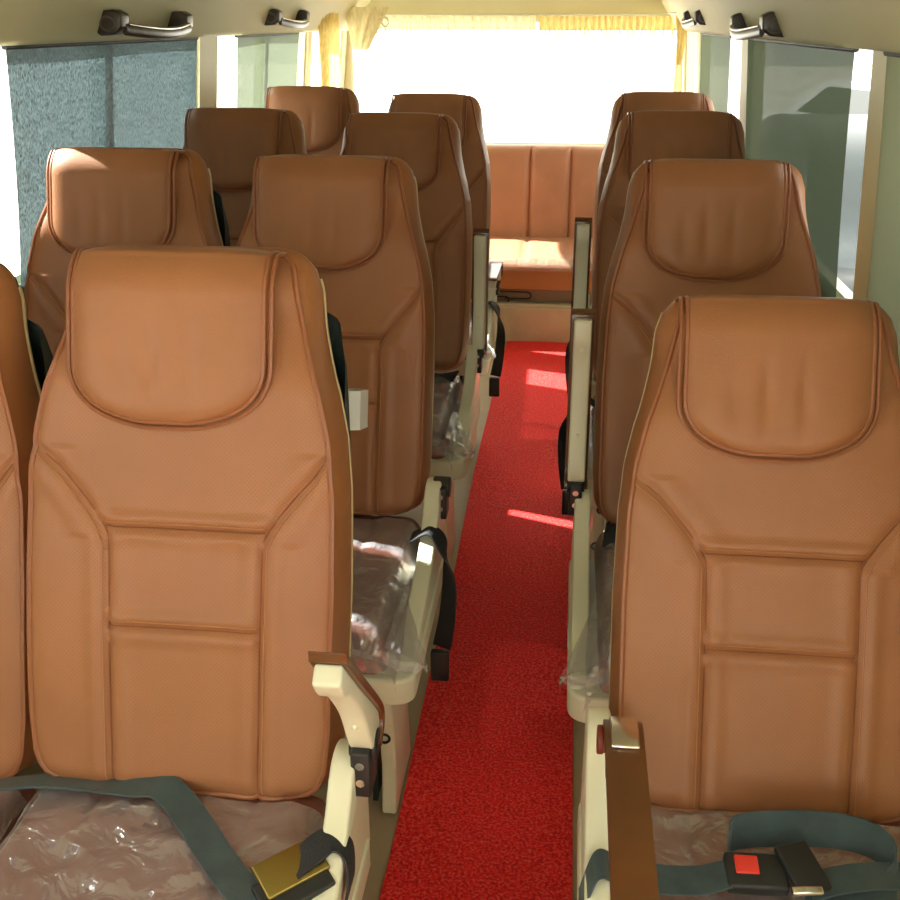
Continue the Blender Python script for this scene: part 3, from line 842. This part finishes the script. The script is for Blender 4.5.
handle(-1.135, 4.12, 1.508, 1, 'small dark grab handle above the far left blind, near the gold curtain', .50)
handle(.500, 2.84, 1.488, -1, 'dark grab handle above the large right blind, ribbed near end', .60)
handle(.500, 4.42, 1.508, -1, 'small dark grab handle above the far right blind, by the rear window', .50)

# ------------------------------------------------------------------ curtains and valances at the back
def drape(m, p0, p1, z0, z1, folds, amp, taper=0, seed=0, jag=0, nx=160, nz=12):
    p0 = Vector(p0); p1 = Vector(p1); d = p1-p0; nrm = Vector((-d.y, d.x, 0)).normalized(); rows = []
    for i in range(nz+1):
        t = i/nz; r = []
        for j in range(nx+1):
            q = j/nx; qq = .5+(q-.5)*(1-taper*t)
            p = p0+d*qq; ph = q*folds*2*pi+1.3*noise.noise(Vector((q*folds*.5, seed, t)))
            zz = z0+(z1-z0)*t
            if jag and i == nz: zz += jag*abs(sin(ph*.5+.4))
            r.append(Vector((p.x, p.y, 0))+nrm*amp*(.6+.4*t)*sin(ph)+Vector((0, 0, zz)))
        rows.append(r)
    m.grid(rows)
def valance(x0, x1, y, z0, z1, folds, mt, label, seed):
    t = thing('valance', label, 'curtain', ((x0+x1)/2, y, z0)); o = Vector(t.location)
    m = MB(); drape(m, (x0, y, 0), (x1, y, 0), z0, z1, folds, .010, seed=seed, jag=.012)
    me = m.mesh('val', M[mt]); me.transform(Matrix.Translation(-o)); put('pleated_cloth', me, t)
    m = MB(); m.tube([Vector((x0, y, z0+.004))-o, Vector((x1, y, z0+.004))-o], .006, 8); put('rod', m.mesh('rod', M['cream']), t)
    m = MB(); k = int((x1-x0)/.022)
    for i in range(k):
        x = x0+(i+.5)*(x1-x0)/k; m.tube([Vector((x, y-.008, z1+.010))-o, Vector((x+.002, y-.008, z1-.018))-o], .0035, 5)
    put('fringe', m.mesh('fringe', M[mt]), t)
valance(-1.16, -.20, 5.90, 1.520, 1.450, 22, 'pale_curtain', 'pale pleated valance over the left half of the rear window', 1)
valance(-.185, .53, 5.87, 1.520, 1.445, 22, 'gold', 'golden fringed valance over the right half of the rear window', 4)
t = thing('curtain', 'gold gathered curtain hanging in the back left corner beyond the far left blind', 'curtain', (-1.13, 5.14, 1.5)); o = Vector(t.location)
m = MB(); drape(m, (-1.15, 5.02, 0), (-1.12, 5.30, 0), 1.53, .62, 5, .014, taper=.35, seed=2, nx=80, nz=24)
me = m.mesh('cur', M['gold']); me.transform(Matrix.Translation(-o)); put('gathered_cloth', me, t)
m = MB(); m.cyl((-.02, -.10, .03), (.0, .18, .03), .006); put('rod', m.mesh('rod', M['cream']), t)
t = thing('curtain', 'pale bunched curtain swag at the upper left corner of the rear window', 'curtain', (-1.04, 5.6, 1.5)); o = Vector(t.location)
m = MB(); rows = []
for i in range(25):
    tt = i/24; r = []
    w = .10*(1-.75*tt)+.012
    for j in range(49):
        a = 2*pi*j/48; rr = w*(1+.18*sin(a*9+tt*3))
        r.append((rr*cos(a)*.9-.03*tt, .5*rr*sin(a), .06-.20*tt))
    rows.append(r)
m.grid(rows, True); put('bunched_cloth', m.mesh('swag', M['pale_curtain']), t)
m = MB(); m.tube([(.10+.016*cos(a), -.02, -.01+.02*sin(a)) for a in [i*pi/8 for i in range(16)]], .004, 6, closed=True)
m.tube([(.02, 0, .03), (.07, -.015, .012), (.10, -.02, .01)], .003, 6)
put('tie_hook', m.mesh('hook', M['chrome']), t)
t = thing('curtain', 'narrow golden curtain at the right end of the rear window', 'curtain', (.51, 5.45, 1.5)); o = Vector(t.location)
m = MB(); drape(m, (.475, 5.50, 0), (.535, 5.40, 0), 1.53, 1.30, 3, .010, taper=.75, seed=5, nx=50, nz=16)
me = m.mesh('cur2', M['gold']); me.transform(Matrix.Translation(-o)); put('gathered_cloth', me, t)
m = MB(); m.cyl((-.07, .05, .03), (.02, -.08, .03), .005); put('rod', m.mesh('rod', M['cream']), t)

# ------------------------------------------------------------------ outside
m = MB(); m.add([(-60, -60, -.75), (60, -60, -.75), (60, 60, -.75), (-60, 60, -.75)], [(0,1,2,3)])
M['ground'] = mat('pale dusty ground', (.75, .73, .68), .9, vary=.1, vscale=.6)
structure('ground', m.mesh('ground', M['ground'], smooth=False))
def car(x, y, rz, body, label, name='parked_car', cat='car', tall=1.0):
    t = thing(name, label, cat, (x, y, -.75), rz=rz)
    prof = [(-2.1, .35), (-2.12, .75), (-1.95, .92), (-1.2, 1.0), (-.55, 1.42), (.9, 1.46), (1.55, 1.05), (2.05, .95), (2.12, .7), (2.1, .35)]
    m = MB(); P = [(p.x, p.y) for p in spline([Vector((a, b, 0)) for a, b in prof], 5)]
    m.prism(P, lambda a, b, k: (k*(1 if b < .95 else 1-.28*(b-.95)), a, b), -.85, .85); put('body', m.mesh('cb', body, bevel=.03), t)
    for sg in (-1, 1):
        m = MB(); m.prism([(-1.02, 1.02), (-.5, 1.37), (.85, 1.40), (1.35, 1.04)], lambda a, b, k: (sg*(k+(.85*(1-.28*(b-.95)))), a, b), .0, .006)
        put('window', m.mesh('cw', M['black'], smooth=False), t)
        for yy in (-1.3, 1.3):
            m = MB(); m.cyl((sg*.70, yy, .33), (sg*.87, yy, .33), .33, 28); put('wheel', m.mesh('wh', M['black'], bevel=.02), t)
    t.scale = (1, 1, tall)
    return t
car(2.15, 7.35, 0, mat('dark car paint', (.02, .025, .03), .3), 'dark car added outside to darken the lower part of the large right blind', tall=1.1)  # added to block sky light from the lower half of the right blind
car(4.6, 15.5, .5, mat('white car paint', (.75, .78, .82), .25), 'white parked car glimpsed outside through the gap beside the right blind')

# ------------------------------------------------------------------ light
w = bpy.data.worlds.new('World'); S.world = w; w.use_nodes = True
bg = w.node_tree.nodes['Background']; bg.inputs[0].default_value = (1, .975, .90, 1); bg.inputs[1].default_value = 1.0
sun = bpy.data.lights.new('Sun', 'SUN'); sun.energy = 7; sun.angle = .01; sun.color = (1, .95, .86)
so = bpy.data.objects.new('Sun', sun); COL.objects.link(so)
so.rotation_euler = Vector((.72, -.26, -.60)).to_track_quat('-Z', 'Y').to_euler()
def portal(name, loc, rot, sx, sy):
    l = bpy.data.lights.new(name, 'AREA'); l.shape = 'RECTANGLE'; l.size = sx; l.size_y = sy; l.cycles.is_portal = True
    o = bpy.data.objects.new(name, l); COL.objects.link(o); o.location = loc; o.rotation_euler = rot
portal('window portal rear', (-.335, 6.02, 1.19), (-pi/2, 0, 0), 1.7, .68)
portal('window portal front', (-.335, -1.68, 1.235), (pi/2, 0, 0), 1.75, .98)
portal('window portal left', (-1.36, 2.1, 1.19), (0, -pi/2, 0), .56, 7.6)
portal('window portal right', (.69, 2.1, 1.19), (0, pi/2, 0), .56, 7.6)

# ------------------------------------------------------------------ camera
cam = bpy.data.cameras.new('Camera'); co = bpy.data.objects.new('Camera', cam); COL.objects.link(co); S.camera = co
cam.sensor_width = 36; cam.lens = 36*1050/900; cam.clip_start = .02
f = Vector((-.10133657, .91984134, -.378976)); 
f = Vector((-.10133657, .91984134, -.378976))
r = Vector((.99398625, .10950492, 0)); u = r.cross(f)
co.matrix_world = Matrix(((r.x, u.x, -f.x, 0), (r.y, u.y, -f.y, 0), (r.z, u.z, -f.z, 1.5), (0, 0, 0, 1)))
S.view_settings.view_transform = 'Standard'; S.view_settings.look = 'None'; S.view_settings.gamma = 1
S.view_settings.exposure = 2.1; S.view_settings.use_curve_mapping = False
S.cycles.max_bounces = 12; S.cycles.diffuse_bounces = 6; S.cycles.transparent_max_bounces = 16; S.cycles.sample_clamp_indirect = 8
